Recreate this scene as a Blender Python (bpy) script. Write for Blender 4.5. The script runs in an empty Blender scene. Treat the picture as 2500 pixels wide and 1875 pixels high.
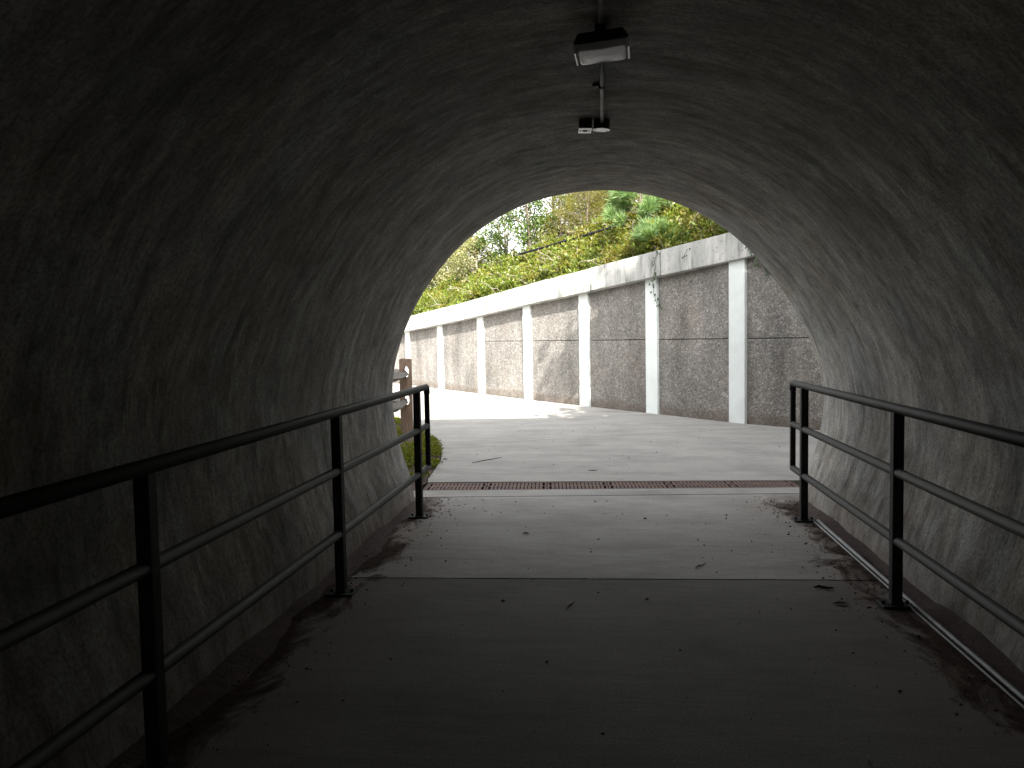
import bpy, bmesh, math, random
import numpy as np
from mathutils import Vector, Matrix, noise
random.seed(7); rng = np.random.default_rng(7)
D = bpy.data; S = bpy.context.scene; COL = S.collection
R = math.radians

# ------------------------------------------------------------------ camera
F, CX, CY = 1900.0, 1250.0, 937.5           # focal length in photo pixels (photo 2500 x 1875)
CAM_H = 1.45
def cam_axes(vx=1475, vy=821, r=.018):
    d = Vector(((vx-CX)/F, -(vy-CY)/F, -1)).normalized()
    u = Vector((-math.sin(r), math.cos(r), 0)); u.z = -(u.x*d.x+u.y*d.y)/d.z; u.normalize()
    return d.cross(u), d, u                   # world X, Y, Z in camera coordinates
AX, AY, AZ = cam_axes()
cd = D.cameras.new('camera'); cam = D.objects.new('camera', cd); COL.objects.link(cam)
M3 = Matrix((AX, AY, AZ))                     # camera -> world
cam.matrix_world = Matrix.Translation((0, 0, CAM_H)) @ M3.to_4x4()
cd.sensor_width = 36; cd.lens = F/2500*36; cd.clip_start = .02; cd.clip_end = 2000
S.camera = cam

# ------------------------------------------------------------------ sky, sun, exposure
SUN_EL, SUN_AZ = R(31), math.atan2(.26, -.966)     # azimuth of the direction TO the sun, as atan2(x, y)
w = D.worlds.new('World'); S.world = w; w.use_nodes = True
nt = w.node_tree; nt.nodes.clear()
sky = nt.nodes.new('ShaderNodeTexSky'); sky.sky_type = 'NISHITA'; sky.sun_disc = False
sky.sun_elevation = SUN_EL; sky.sun_rotation = SUN_AZ; sky.dust_density = 3; sky.air_density = 1.0
hs = nt.nodes.new('ShaderNodeHueSaturation'); hs.inputs['Saturation'].default_value = .10
bg = nt.nodes.new('ShaderNodeBackground'); bg.inputs['Strength'].default_value = .15
wo = nt.nodes.new('ShaderNodeOutputWorld')
nt.links.new(sky.outputs[0], hs.inputs['Color']); nt.links.new(hs.outputs[0], bg.inputs[0]); nt.links.new(bg.outputs[0], wo.inputs[0])
sl = D.lights.new('sun', 'SUN'); sun = D.objects.new('sun', sl); COL.objects.link(sun)
sl.energy = 5.0; sl.angle = R(.53); sl.color = (1, .95, .86)
sdir = Vector((math.sin(SUN_AZ)*math.cos(SUN_EL), math.cos(SUN_AZ)*math.cos(SUN_EL), math.sin(SUN_EL)))
sun.rotation_euler = sdir.to_track_quat('Z', 'Y').to_euler()
vs = S.view_settings; vs.view_transform = 'Standard'; vs.look = 'None'; vs.gamma = 1; vs.use_curve_mapping = False
vs.exposure = 2.05
S.cycles.max_bounces = 8; S.cycles.diffuse_bounces = 4; S.cycles.use_denoising = True
S.cycles.sample_clamp_indirect = 6

# ------------------------------------------------------------------ helpers
def tag(o, label=None, cat=None, group=None, kind=None):
    if label: o['label'] = label
    if cat: o['category'] = cat
    if group: o['group'] = group
    if kind: o['kind'] = kind
    return o
def link(name, me, mat=None, parent=None, smooth=False):
    o = D.objects.new(name, me); COL.objects.link(o)
    if mat and not me.materials: me.materials.append(mat)
    if parent: o.parent = parent
    if smooth: me.polygons.foreach_set('use_smooth', [True]*len(me.polygons))
    return o
def empty(name, loc=(0, 0, 0), rz=0):
    o = D.objects.new(name, None); COL.objects.link(o); o.location = loc; o.rotation_euler = (0, 0, rz); return o
class MB:
    def __init__(s): s.v = []; s.f = []
    def add(s, vs, fs):
        b = len(s.v); s.v += [tuple(p) for p in vs]; s.f += [tuple(i+b for i in f) for f in fs]
    def box(s, x0, x1, y0, y1, z0, z1):
        s.add([(x0,y0,z0),(x1,y0,z0),(x1,y1,z0),(x0,y1,z0),(x0,y0,z1),(x1,y0,z1),(x1,y1,z1),(x0,y1,z1)],
              [(0,3,2,1),(4,5,6,7),(0,1,5,4),(1,2,6,5),(2,3,7,6),(3,0,4,7)])
    def hexa(s, p):     # 8 points: bottom ring of 4, top ring of 4
        s.add(p, [(0,3,2,1),(4,5,6,7),(0,1,5,4),(1,2,6,5),(2,3,7,6),(3,0,4,7)])
    def tube(s, pts, r, n=10, flat=1.0, cap=True, taper=None):
        pts = [Vector(p) for p in pts]; rings = []
        up0 = None
        for i, p in enumerate(pts):
            a = pts[max(0, i-1)]; b = pts[min(len(pts)-1, i+1)]; t = (b-a).normalized()
            if up0 is None:
                up0 = Vector((0, 0, 1)) if abs(t.z) < .9 else Vector((0, 1, 0))
            e1 = t.cross(up0).normalized(); e2 = e1.cross(t).normalized(); up0 = e2
            rr = r*(taper[i] if taper else 1)
            rings.append([p + e1*math.cos(2*math.pi*k/n)*rr + e2*math.sin(2*math.pi*k/n)*rr*flat for k in range(n)])
        vs = [q for ring in rings for q in ring]; fs = []
        for i in range(len(pts)-1):
            for k in range(n):
                fs.append((i*n+k, i*n+(k+1) % n, (i+1)*n+(k+1) % n, (i+1)*n+k))
        if cap: fs.append(tuple(range(n-1, -1, -1))); fs.append(tuple((len(pts)-1)*n+k for k in range(n)))
        s.add(vs, fs)
    def cyl(s, x, y, z0, z1, r, n=12): s.tube([(x, y, z0), (x, y, z1)], r, n)
    def build(s, name, mat, parent=None, smooth=False, bevel=0):
        me = D.meshes.new(name); me.from_pydata(s.v, [], s.f); me.update()
        bm = bmesh.new(); bm.from_mesh(me); bmesh.ops.recalc_face_normals(bm, faces=bm.faces)
        if bevel: bmesh.ops.bevel(bm, geom=bm.edges[:], offset=bevel, segments=1, affect='EDGES')
        bm.to_mesh(me); bm.free()
        o = link(name, me, mat, parent, smooth)
        return o
def fast_mesh(name, V, Q):   # V (n,3), Q (m,k) arrays
    me = D.meshes.new(name); V = np.asarray(V, np.float32); Q = np.asarray(Q, np.int32)
    me.vertices.add(len(V)); me.vertices.foreach_set('co', V.ravel())
    me.loops.add(Q.size); me.loops.foreach_set('vertex_index', Q.ravel())
    me.polygons.add(len(Q)); me.polygons.foreach_set('loop_start', np.arange(0, Q.size, Q.shape[1], dtype=np.int32))
    me.update(calc_edges=True); me.validate(); return me
def photo_ray(px, py):
    v = Vector(((px-CX)/F, -(py-CY)/F, -1)); return M3 @ v
def gpt(px, py, z=0):        # photo pixel -> point of the ground (used to read positions off the photo)
    r = photo_ray(px, py); t = (z-CAM_H)/r.z; return Vector((r.x*t, r.y*t, z))

# ------------------------------------------------------------------ materials
class NT:
    def __init__(s, name):
        s.m = D.materials.new(name); s.m.use_nodes = True; s.n = s.m.node_tree
        s.b = s.n.nodes['Principled BSDF']; s.out = s.n.nodes['Material Output']
    def nd(s, t, **k):
        n = s.n.nodes.new(t)
        for a, v in k.items():
            if a.startswith('i_'): n.inputs[a[2:].replace('_', ' ')].default_value = v
            else: setattr(n, a, v)
        return n
    def ln(s, a, b): s.n.links.new(a, b)
    def coord(s, kind='Object', scale=(1,1,1), warp=0, loc=(0,0,0)):
        tc = s.nd('ShaderNodeTexCoord'); mp = s.nd('ShaderNodeMapping'); mp.inputs['Scale'].default_value = scale; mp.inputs['Location'].default_value = loc
        s.ln(tc.outputs[kind], mp.inputs[0]); return mp.outputs[0]
    def noise(s, vec, scale, detail=5, rough=.6, dist=0):
        n = s.nd('ShaderNodeTexNoise', i_Scale=scale, i_Detail=detail, i_Roughness=rough, i_Distortion=dist); s.ln(vec, n.inputs['Vector']); return n.outputs['Fac']
    def ramp(s, fac, stops, interp='LINEAR'):
        n = s.nd('ShaderNodeValToRGB'); e = n.color_ramp; e.interpolation = interp
        while len(e.elements) < len(stops): e.elements.new(.5)
        for el, (p, c) in zip(e.elements, stops):
            el.position = p; el.color = (c, c, c, 1) if not hasattr(c, '__len__') else (*c, 1)
        s.ln(fac, n.inputs[0]); return n.outputs[0]
    def mix(s, fac, a, b, mode='MIX'):
        n = s.nd('ShaderNodeMix', data_type='RGBA', blend_type=mode)
        for i, v in ((0, fac), (6, a), (7, b)):
            if isinstance(v, (int, float)): n.inputs[i].default_value = v if i == 0 else (v, v, v, 1)
            elif isinstance(v, tuple): n.inputs[i].default_value = (*v, 1)
            else: s.ln(v, n.inputs[i])
        return n.outputs[2]
    def math(s, op, a, b=0, clamp=False):
        n = s.nd('ShaderNodeMath', operation=op, use_clamp=clamp)
        for i, v in enumerate((a, b)):
            if isinstance(v, (int, float)): n.inputs[i].default_value = v
            else: s.ln(v, n.inputs[i])
        return n.outputs[0]
    def bump(s, h, strength=.4, dist=.01, prev=None):
        n = s.nd('ShaderNodeBump', i_Strength=strength, i_Distance=dist); s.ln(h, n.inputs['Height'])
        if prev: s.ln(prev, n.inputs['Normal'])
        return n.outputs[0]
    def done(s, col=None, rough=.85, bump=None, metal=0, spec=.5):
        if col is not None:
            if isinstance(col, tuple): s.b.inputs['Base Color'].default_value = (*col, 1)
            else: s.ln(col, s.b.inputs['Base Color'])
        if isinstance(rough, (int, float)): s.b.inputs['Roughness'].default_value = rough
        else: s.ln(rough, s.b.inputs['Roughness'])
        if bump is not None: s.ln(bump, s.b.inputs['Normal'])
        s.b.inputs['Metallic'].default_value = metal; s.b.inputs['Specular IOR Level'].default_value = spec
        return s.m

def mat_lining():
    m = NT('tunnel_concrete')
    # UV: u = metres round the arch, v = metres along the tunnel
    tc = m.nd('ShaderNodeTexCoord')
    wn = m.nd('ShaderNodeTexNoise', i_Scale=.9, i_Detail=3); m.ln(tc.outputs['UV'], wn.inputs['Vector'])
    off = m.nd('ShaderNodeVectorMath', operation='MULTIPLY_ADD'); m.ln(wn.outputs['Color'], off.inputs[0])
    off.inputs[1].default_value = (.5, .22, 0); m.ln(tc.outputs['UV'], off.inputs[2])
    def st(su, sv, scale, detail=5, rough=.6, seed=0):
        mp = m.nd('ShaderNodeMapping'); mp.inputs['Scale'].default_value = (su, sv, 1); mp.inputs['Location'].default_value = (seed, seed*.7, seed)
        m.ln(off.outputs[0], mp.inputs[0]); return m.noise(mp.outputs[0], scale, detail, rough)
    broad = st(.35, 1.3, 1.3, 6, .62, 3)
    streak = st(.75, 4.2, 1.7, 10, .74, 11)
    brush = st(1.9, 8.0, 2.2, 9, .78, 23)
    mott = st(3.0, 4.5, 2.4, 9, .78, 57)
    blotch = st(.9, 1, .9, 7, .68, 31)
    dark = st(1.1, 3.8, 1.6, 10, .76, 47)
    light = st(.9, 4.4, 1.4, 10, .76, 83)
    grain = st(1, 1, 60, 4, .75, 5)
    pit = st(1, 1.3, 22, 3, .6, 71)
    a = m.ramp(streak, [(.34, .26), (.50, .375), (.66, .52)])
    c = m.mix(.5, a, m.ramp(broad, [(.32, .25), (.52, .375), (.70, .52)]))
    c = m.mix(.7, c, m.mix(1, c, m.ramp(brush, [(.38, .58), (.52, 1.0), (.66, 1.42)]), 'MULTIPLY'))
    c = m.mix(1, c, m.ramp(mott, [(.36, .66), (.5, 1), (.64, 1.3)]), 'MULTIPLY')
    c = m.mix(1, c, m.ramp(blotch, [(.3, .60), (.5, 1), (.7, 1.25)]), 'MULTIPLY')
    c = m.mix(m.ramp(dark, [(.53, 0), (.63, .62)]), c, (.10, .092, .08))
    c = m.mix(m.ramp(light, [(.55, 0), (.68, .5)]), c, (.60, .58, .54))
    c = m.mix(m.ramp(grain, [(.36, .6), (.55, 0)]), c, .08)
    c = m.mix(m.ramp(pit, [(.24, .8), (.31, 0)]), c, .03)
    fine = brush
    tint = m.ramp(m.noise(off.outputs[0], 1.7, 4), [(.35, (1, .93, .80)), (.55, (1, .975, .92)), (.7, (.97, 1, .96))])
    c = m.mix(1, c, tint, 'MULTIPLY')
    # red clay splash near the foot of the walls
    ob = m.nd('ShaderNodeNewGeometry'); sp = m.nd('ShaderNodeSeparateXYZ'); m.ln(ob.outputs['Position'], sp.inputs[0])
    hz = m.math('ADD', sp.outputs['Z'], m.math('MULTIPLY', m.math('SUBTRACT', st(2.0, 5, 1, 5, .65, 9), .5), -1.6))
    foot = m.ramp(hz, [(0.0, 1), (.42, .0)])
    c = m.mix(m.math('MULTIPLY', foot, .42), c, (.10, .05, .032))
    lime = m.math('MULTIPLY', m.ramp(sp.outputs['Z'], [(.08, .8), (.30, 0)]), m.ramp(st(3, 4, 2, 5, .7, 77), [(.45, 0), (.6, .8)]))
    c = m.mix(lime, c, (.36, .34, .31))
    h = m.math('ADD', m.math('MULTIPLY', streak, .5), m.math('ADD', m.math('MULTIPLY', fine, .35), m.math('MULTIPLY', grain, .35)))
    return m.done(c, .9, m.bump(h, .42, .02), spec=.2)

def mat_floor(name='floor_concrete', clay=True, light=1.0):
    m = NT(name)
    g = m.nd('ShaderNodeNewGeometry'); P = g.outputs['Position']
    def n(sc, scale, d=5, r=.6, seed=0, dist=0):
        mp = m.nd('ShaderNodeMapping'); mp.inputs['Scale'].default_value = sc; mp.inputs['Location'].default_value = (seed, seed, 0); m.ln(P, mp.inputs[0]); return m.noise(mp.outputs[0], scale, d, r, dist)
    broom = n((1.6, 11, 1), 1.6, 6, .65, 3)
    fine = n((2.5, 60, 1), 2, 4, .7, 5)
    bands = n((.6, 2.2, 1), 1.2, 5, .6, 9, .5)
    blot = n((1, 1, 1), 1.3, 8, .68, 14)
    grain = n((1, 1.6, 1), 80, 4, .75, 2)
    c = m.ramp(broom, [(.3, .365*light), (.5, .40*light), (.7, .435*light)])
    c = m.mix(1, c, m.ramp(bands, [(.35, .88), (.5, 1), (.65, 1.06)]), 'MULTIPLY')
    c = m.mix(1, c, m.ramp(blot, [(.3, .80), (.5, 1), (.72, 1.10)]), 'MULTIPLY')
    c = m.mix(.5, c, m.mix(1, c, m.ramp(fine, [(.35, .75), (.65, 1.25)]), 'MULTIPLY'))
    c = m.mix(1, c, m.ramp(grain, [(.34, .66), (.5, 1), (.66, 1.22)]), 'MULTIPLY')
    c = m.mix(1, c, (1, .965, .91), 'MULTIPLY')
    specks = m.ramp(n((1, 2.2, 1), 17, 2, .5, 40), [(.0, 1), (.235, .9), (.25, 0)])
    c = m.mix(specks, c, (.04, .03, .025))
    rough = .9
    if clay:
        sp = m.nd('ShaderNodeSeparateXYZ'); m.ln(P, sp.inputs[0])
        ax = m.math('ABSOLUTE', m.math('SUBTRACT', sp.outputs['X'], -.01))
        edge = m.nd('ShaderNodeMapRange'); m.ln(ax, edge.inputs[0]); edge.inputs[1].default_value = 1.12; edge.inputs[2].default_value = 1.62
        f = m.math('ADD', edge.outputs[0], m.math('MULTIPLY', m.math('SUBTRACT', n((1, .55, 1), 3.4, 9, .72, 60, .8), .5), 2.3))
        mask = m.ramp(f, [(.58, 0), (.68, .55), (.85, 1)])
        soft = m.nd('ShaderNodeMapRange'); m.ln(ax, soft.inputs[0]); soft.inputs[1].default_value = .95; soft.inputs[2].default_value = 1.6
        halo = m.math('MULTIPLY', soft.outputs[0], m.ramp(n((1, .7, 1), 2, 5, .6, 80), [(.3, .2), (.65, .9)]))
        ym = m.nd('ShaderNodeMapRange'); m.ln(sp.outputs['Y'], ym.inputs[0]); ym.inputs[1].default_value = 7.5; ym.inputs[2].default_value = 6.6
        c = m.mix(m.math('MULTIPLY', m.math('MULTIPLY', halo, .5), ym.outputs[0]), c, (.17, .095, .065))
        cl = m.ramp(n((1, 1, 1), 16, 4, .6, 90), [(.35, (.020, .012, .009)), (.65, (.055, .030, .021))])
        c = m.mix(m.math('MULTIPLY', mask, ym.outputs[0]), c, cl)
    h = m.math('ADD', m.math('MULTIPLY', fine, .5), m.math('ADD', m.math('MULTIPLY', broom, .6), m.math('MULTIPLY', grain, .3)))
    return m.done(c, rough, m.bump(h, .35, .006), spec=.12)

def mat_simple(name, col, rough=.8, metal=0, var=.3, scale=8, bump=.2, bscale=60, bdist=.003, spec=.5, stretch=(1,1,1), tints=None):
    m = NT(name); v = m.coord('Object', stretch)
    a = m.noise(v, scale, 5, .6)
    lo = tuple(x*(1-var) for x in col); hi = tuple(min(1, x*(1+var)) for x in col)
    c = m.ramp(a, [(.3, lo), (.7, hi)])
    if tints:
        c = m.mix(m.ramp(m.noise(v, scale*.37, 4), [(.45, 0), (.65, 1)]), c, tints)
    return m.done(c, rough, m.bump(m.noise(v, bscale, 4, .7), bump, bdist), metal, spec)

def mat_aggregate():
    m = NT('exposed_aggregate'); g = m.nd('ShaderNodeNewGeometry'); P = g.outputs['Position']
    oi = m.nd('ShaderNodeObjectInfo')
    vo = m.nd('ShaderNodeTexVoronoi', i_Scale=60.0); m.ln(P, vo.inputs['Vector'])
    vo2 = m.nd('ShaderNodeTexVoronoi', i_Scale=26.0); m.ln(P, vo2.inputs['Vector'])
    sp = m.nd('ShaderNodeSeparateColor'); m.ln(vo.outputs['Color'], sp.inputs[0])
    sp2 = m.nd('ShaderNodeSeparateColor'); m.ln(vo2.outputs['Color'], sp2.inputs[0])
    stone = m.ramp(sp.outputs[0], [(0, (.06, .056, .052)), (.3, (.15, .142, .132)), (.7, (.24, .222, .20)), (.9, (.33, .31, .285)), (1, (.62, .60, .57))])
    stone = m.mix(.35, stone, m.ramp(sp2.outputs[1], [(0, (.05, .047, .043)), (.6, (.21, .197, .18)), (1, (.50, .48, .45))]))
    gap = m.ramp(vo.outputs['Distance'], [(.35, 0), (.7, .8)])
    c = m.mix(gap, stone, (.19, .18, .165))
    mp = m.nd('ShaderNodeMapping'); mp.inputs['Scale'].default_value = (1.3, 1.3, .45); m.ln(P, mp.inputs[0])
    st = m.noise(mp.outputs[0], 1.6, 5, .6)
    c = m.mix(1, c, m.ramp(st, [(.3, .68), (.5, 1), (.7, 1.3)]), 'MULTIPLY')
    c = m.mix(m.ramp(m.noise(P, 1.1, 4), [(.5, 0), (.7, .5)]), c, m.mix(1, c, (1.06, .96, .88), 'MULTIPLY'))
    # damp and soil line along the bottom
    sz = m.nd('ShaderNodeSeparateXYZ'); m.ln(P, sz.inputs[0])
    low = m.ramp(m.math('ADD', sz.outputs['Z'], m.math('MULTIPLY', st, -.25)), [(.0, .45), (.07, 0)])
    c = m.mix(low, c, (.12, .085, .06))
    h = m.math('ADD', m.math('MULTIPLY', vo.outputs['Distance'], -1), m.math('MULTIPLY', vo2.outputs['Distance'], -.8))
    return m.done(c, .85, m.bump(h, .8, .012), spec=.3)

def mat_coping():
    m = NT('coping_concrete'); g = m.nd('ShaderNodeNewGeometry'); P = g.outputs['Position']
    mp = m.nd('ShaderNodeMapping'); mp.inputs['Scale'].default_value = (1, 1, .22); m.ln(P, mp.inputs[0])
    drip = m.noise(mp.outputs[0], 6.5, 6, .62, .3)
    c = m.ramp(drip, [(.30, (.14, .14, .13)), (.43, (.36, .36, .34)), (.62, (.54, .53, .50))])
    c = m.mix(m.ramp(m.noise(mp.outputs[0], 2.0, 5), [(.42, .55), (.58, 0)]), c, (.24, .25, .24))
    c = m.mix(m.ramp(m.noise(P, 14, 5, .7), [(.58, 0), (.72, .8)]), c, (.10, .10, .09))
    return m.done(c, .85, m.bump(m.noise(P, 60, 4, .7), .3, .004), spec=.3)

def mat_leaf(name, cols, trans=.35, rough=.6, patch=1.2):
    m = NT(name); g = m.nd('ShaderNodeNewGeometry')
    rnd = g.outputs['Random Per Island']
    k = len(cols)
    a = m.ramp(rnd, [(i/(k-1), c) for i, c in enumerate(cols)])
    pn = m.noise(g.outputs['Position'], patch, 4, .6)
    b = m.ramp(pn, [(.32, cols[0]), (.5, cols[k//2]), (.68, cols[-1])])
    c = m.mix(.5, a, b)
    m.n.nodes.remove(m.b)
    d = m.nd('ShaderNodeBsdfDiffuse'); t = m.nd('ShaderNodeBsdfTranslucent'); gl = m.nd('ShaderNodeBsdfGlossy', i_Roughness=.45)
    gl.inputs[0].default_value = (.6, .6, .6, 1)
    m.ln(c, d.inputs[0]); m.ln(m.mix(1, c, (1.15, 1.2, .55), 'MULTIPLY'), t.inputs[0])
    mx = m.nd('ShaderNodeMixShader'); mx.inputs[0].default_value = trans; m.ln(d.outputs[0], mx.inputs[1]); m.ln(t.outputs[0], mx.inputs[2])
    m2 = m.nd('ShaderNodeMixShader'); m2.inputs[0].default_value = .05; m.ln(mx.outputs[0], m2.inputs[1]); m.ln(gl.outputs[0], m2.inputs[2])
    m.ln(m2.outputs[0], m.out.inputs[0]); return m.m

MAT = dict(
    shaded_floor=mat_floor('shaded_floor_concrete', True, .48),  # same floor concrete, darkened: the tunnel's light falloff is painted into its colour
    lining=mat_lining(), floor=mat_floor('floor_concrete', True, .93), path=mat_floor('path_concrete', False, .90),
    agg=mat_aggregate(), coping=mat_coping(),
    pilaster=mat_simple('white_paint', (.70, .74, .72), .6, var=.07, scale=3, bump=.1, bscale=90, bdist=.002),
    rail=mat_simple('dark_green_metal', (.013, .015, .013), .62, spec=.22, var=.35, scale=5, bump=.08, bscale=120, bdist=.001, tints=(.03, .03, .027), stretch=(1,.3,1)),
    rust=mat_simple('rusty_iron', (.105, .066, .056), .8, metal=0, var=.4, scale=9, bump=.3, bscale=80, bdist=.002, tints=(.15, .075, .05)),
    soil=mat_simple('soil', (.075, .05, .035), .95, var=.5, scale=7, bump=.8, bscale=30, bdist=.03),
    clay=mat_simple('red_clay', (.045, .020, .014), .8, var=.5, scale=12, bump=.8, bscale=40, bdist=.02),
    dark=mat_simple('dark_bronze', (.012, .012, .012), .5, var=.2),
    conduit=mat_simple('galvanised', (.27, .275, .275), .6, metal=.2, var=.2, scale=14, bump=.1),
    cover=mat_simple('cover_plate', (.74, .75, .76), .38, metal=.75, var=.15, scale=30),
    wood=mat_simple('weathered_wood', (.20, .135, .095), .85, var=.35, scale=9, bump=.6, bscale=30, bdist=.004, stretch=(6,6,.6)),
    railwood=mat_simple('grey_wood', (.19, .175, .16), .85, var=.35, scale=9, bump=.6, bscale=30, bdist=.004, stretch=(6,.5,6)),
    headwall=mat_simple('portal_concrete', (.33, .32, .30), .9, var=.25, scale=2),
    ground=mat_simple('ground', (.07, .075, .035), .95, var=.5, scale=.7, bump=.6, bscale=12, bdist=.05),
    hill=mat_simple('hill_soil', (.055, .05, .025), .95, var=.5, scale=3, bump=.6, bscale=20, bdist=.05),
    bark=mat_simple('bark', (.11, .085, .065), .9, var=.4, scale=20, bump=.7, bscale=50, bdist=.01, stretch=(3,3,.6)),
    greybark=mat_simple('grey_twig', (.22, .19, .16), .9, var=.3, scale=20),
    hose=mat_simple('black_pipe', (.008, .008, .011), .7, var=.2, spec=.2),
    twig=mat_simple('twig', (.045, .03, .022), .9, var=.3, scale=40),
    brownleaf=mat_simple('dead_leaf', (.10, .055, .03), .8, var=.3, scale=40),
    greenleaf=mat_simple('fresh_leaf', (.12, .17, .07), .7, var=.3, scale=40),
    cover_leaf=mat_leaf('ground_cover_leaf', [(.028, .058, .006), (.06, .105, .010), (.11, .15, .014), (.17, .185, .02), (.17, .10, .02)], .22, patch=1.6),
    juniper=mat_leaf('juniper_leaf', [(.07, .07, .008), (.13, .125, .014), (.20, .17, .03)], .3),
    broad=mat_leaf('broad_leaf', [(.03, .06, .008), (.06, .105, .012), (.11, .155, .02)], .4),
    pale=mat_leaf('pale_leaf', [(.07, .11, .02), (.13, .18, .04), (.28, .24, .13), (.17, .20, .05)], .45),
    pine=mat_leaf('pine_needles', [(.13, .22, .07), (.20, .32, .13), (.30, .40, .16)], .42),
    moss=mat_leaf('moss_leaf', [(.07, .11, .005), (.14, .17, .008), (.20, .20, .01), (.09, .12, .02)], .3, patch=3),
    ivy=mat_leaf('ivy_leaf', [(.02, .04, .015), (.05, .09, .03)], .2),
)
def mat_lens():
    m = NT('prismatic_lens'); v = m.coord('Object')
    wv = m.nd('ShaderNodeTexWave', i_Scale=55.0); m.ln(v, wv.inputs[0])
    m.b.inputs['Base Color'].default_value = (.93, .94, .93, 1); m.b.inputs['Roughness'].default_value = .16; m.b.inputs['Specular IOR Level'].default_value = 1.0; m.b.inputs['Coat Weight'].default_value = .6; m.b.inputs['Coat Roughness'].default_value = .12
    m.b.inputs['Transmission Weight'].default_value = 0
    m.ln(m.bump(m.math('ADD', wv.outputs['Fac'], m.noise(v, 14, 4)), .35, .003), m.b.inputs['Normal'])
    t = m.nd('ShaderNodeBsdfTranslucent'); t.inputs[0].default_value = (.9, .9, .9, 1)
    rf = m.nd('ShaderNodeBsdfRefraction', i_Roughness=.55, i_IOR=1.03); rf.inputs[0].default_value = (.9, .9, .9, 1)
    m1 = m.nd('ShaderNodeMixShader'); m1.inputs[0].default_value = .5; m.ln(t.outputs[0], m1.inputs[1]); m.ln(rf.outputs[0], m1.inputs[2])
    mx = m.nd('ShaderNodeMixShader'); mx.inputs[0].default_value = .15
    m.ln(m.b.outputs[0], mx.inputs[1]); m.ln(m1.outputs[0], mx.inputs[2]); m.ln(mx.outputs[0], m.out.inputs[0]); return m.m
MAT['lens'] = mat_lens()

# ------------------------------------------------------------------ ground
END = lambda x: 6.90 + .08*x            # the tunnel mouth runs slightly askew
m = MB(); m.add([(-400,-400,-.16),(400,-400,-.16),(400,400,-.16),(-400,400,-.16)], [(0,1,2,3)])
tag(m.build('ground', MAT['ground']), kind='structure')

def clip(poly, a, b):                   # keep the side left of a->b
    out = []; side = lambda p: (b[0]-a[0])*(p[1]-a[1])-(b[1]-a[1])*(p[0]-a[0])
    for i in range(len(poly)):
        p, q = poly[i], poly[(i+1) % len(poly)]; sp, sq = side(p), side(q)
        if sp >= 0: out.append(p)
        if sp*sq < 0:
            t = sp/(sp-sq); out.append((p[0]+(q[0]-p[0])*t, p[1]+(q[1]-p[1])*t))
    return out
def slab(poly, z0, z1, mat, parent, bev=.006):
    bm = bmesh.new(); vs = [bm.verts.new((x, y, z1)) for x, y in poly]; f = bm.faces.new(vs)
    if f.normal.z < 0: f.normal_flip()
    r = bmesh.ops.extrude_face_region(bm, geom=[f])
    for v in [e for e in r['geom'] if isinstance(e, bmesh.types.BMVert)]: v.co.z = z0
    top = [e for e in bm.edges if all(abs(v.co.z-z1) < 1e-6 for v in e.verts)]
    bmesh.ops.recalc_face_normals(bm, faces=bm.faces)
    bmesh.ops.bevel(bm, geom=top, offset=bev, segments=2, affect='EDGES')
    bm.normal_update(); me = D.meshes.new('slab'); bm.to_mesh(me); bm.free()
    return link('slab', me, mat, parent)
# tunnel floor: slabs between joints that cross the tunnel
floor = tag(empty('tunnel_floor'), kind='structure')
joints = [(-1.49, 6.957, 1.735, 7.221), (-1.194, 4.56, 1.237, 4.668)] + [(-1, y, 1, y+.05) for y in (2.25, -.15, -2.5, -4.9, -7.3, -9.7, -12.1, -14.5, -16.9, -19.3, -21.7, -24.1, -26.5, -28.9, -31.3, -33.7)]
base = [(-1.9, -36), (1.9, -36), (1.9, 8.5), (-1.9, 8.5)]
def line(j, d):
    x0, y0, x1, y1 = j; return (x0, y0+d), (x1, y1+d)
g0 = (-1.744, 7.271, 1.812, 7.524)
p = clip(base, *line(joints[0], .005)); a, b = line(g0, -.006); p = clip(p, b, a)
slab(p, -.15, 0, MAT['path'], floor)
for j0, j1 in zip(joints[:-1], joints[1:]):
    a, b = line(j0, -.0035); p = clip(base, b, a); p = clip(p, *line(j1, .0035)); slab(p, -.15, 0, MAT['floor' if j0[1] > 5 else 'shaded_floor'], floor)  # slabs past the second joint take the copy with painted shade
m = MB(); m.add([(-1.9,-36,-.03),(1.9,-36,-.03),(1.9,7.1,-.03),(-1.9,7.1,-.03)], [(0,1,2,3)]); m.build('joint_bed', MAT['clay'], floor)
# path outside
path = tag(empty('path'), kind='structure')
BED = [(-1.80, 7.69), (-1.846, 7.90), (-1.87, 8.2), (-1.914, 8.62), (-1.96, 9.1), (-2.055, 9.58), (-2.19, 10.2), (-2.386, 10.785), (-2.59, 11.35), (-2.818, 11.84), (-3.25, 12.85), (-3.789, 13.825), (-4.6, 15.1), (-6.0, 17.1), (-9.0, 21.0), (-13.5, 27), (-22, 39)]
WALLP = [(8.4, 8.4), (6.7, 9.25), (5.2, 10.25), (3.62, 11.58), (2.166, 13.01), (.902, 14.664), (-.391, 16.324), (-1.768, 18.18), (-3.198, 20.213), (-4.743, 22.386), (-6.27, 24.55), (-7.85, 26.8), (-9.5, 29.05), (-11.3, 31.3), (-13.2, 33.5)]
P0 = [(1.886, 7.875), (8.3, 7.95)] + [(x-.03, y-.03) for x, y in WALLP] + [(-16, 38), (-22, 44)] + BED[::-1]
P0 = P0[:1] + P0[1:]
oj = [((-2.209, 10.365), (.014, 11.324)), ((-4.2, 14.5), (-.6, 16.9)), ((-6.6, 18.0), (-3.0, 20.4)), ((-9.4, 21.6), (-5.6, 24.3)), ((-12.5, 26), (-8.5, 28.7))]
prev = None
for a, b in oj + [None]*0:
    pass
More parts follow.
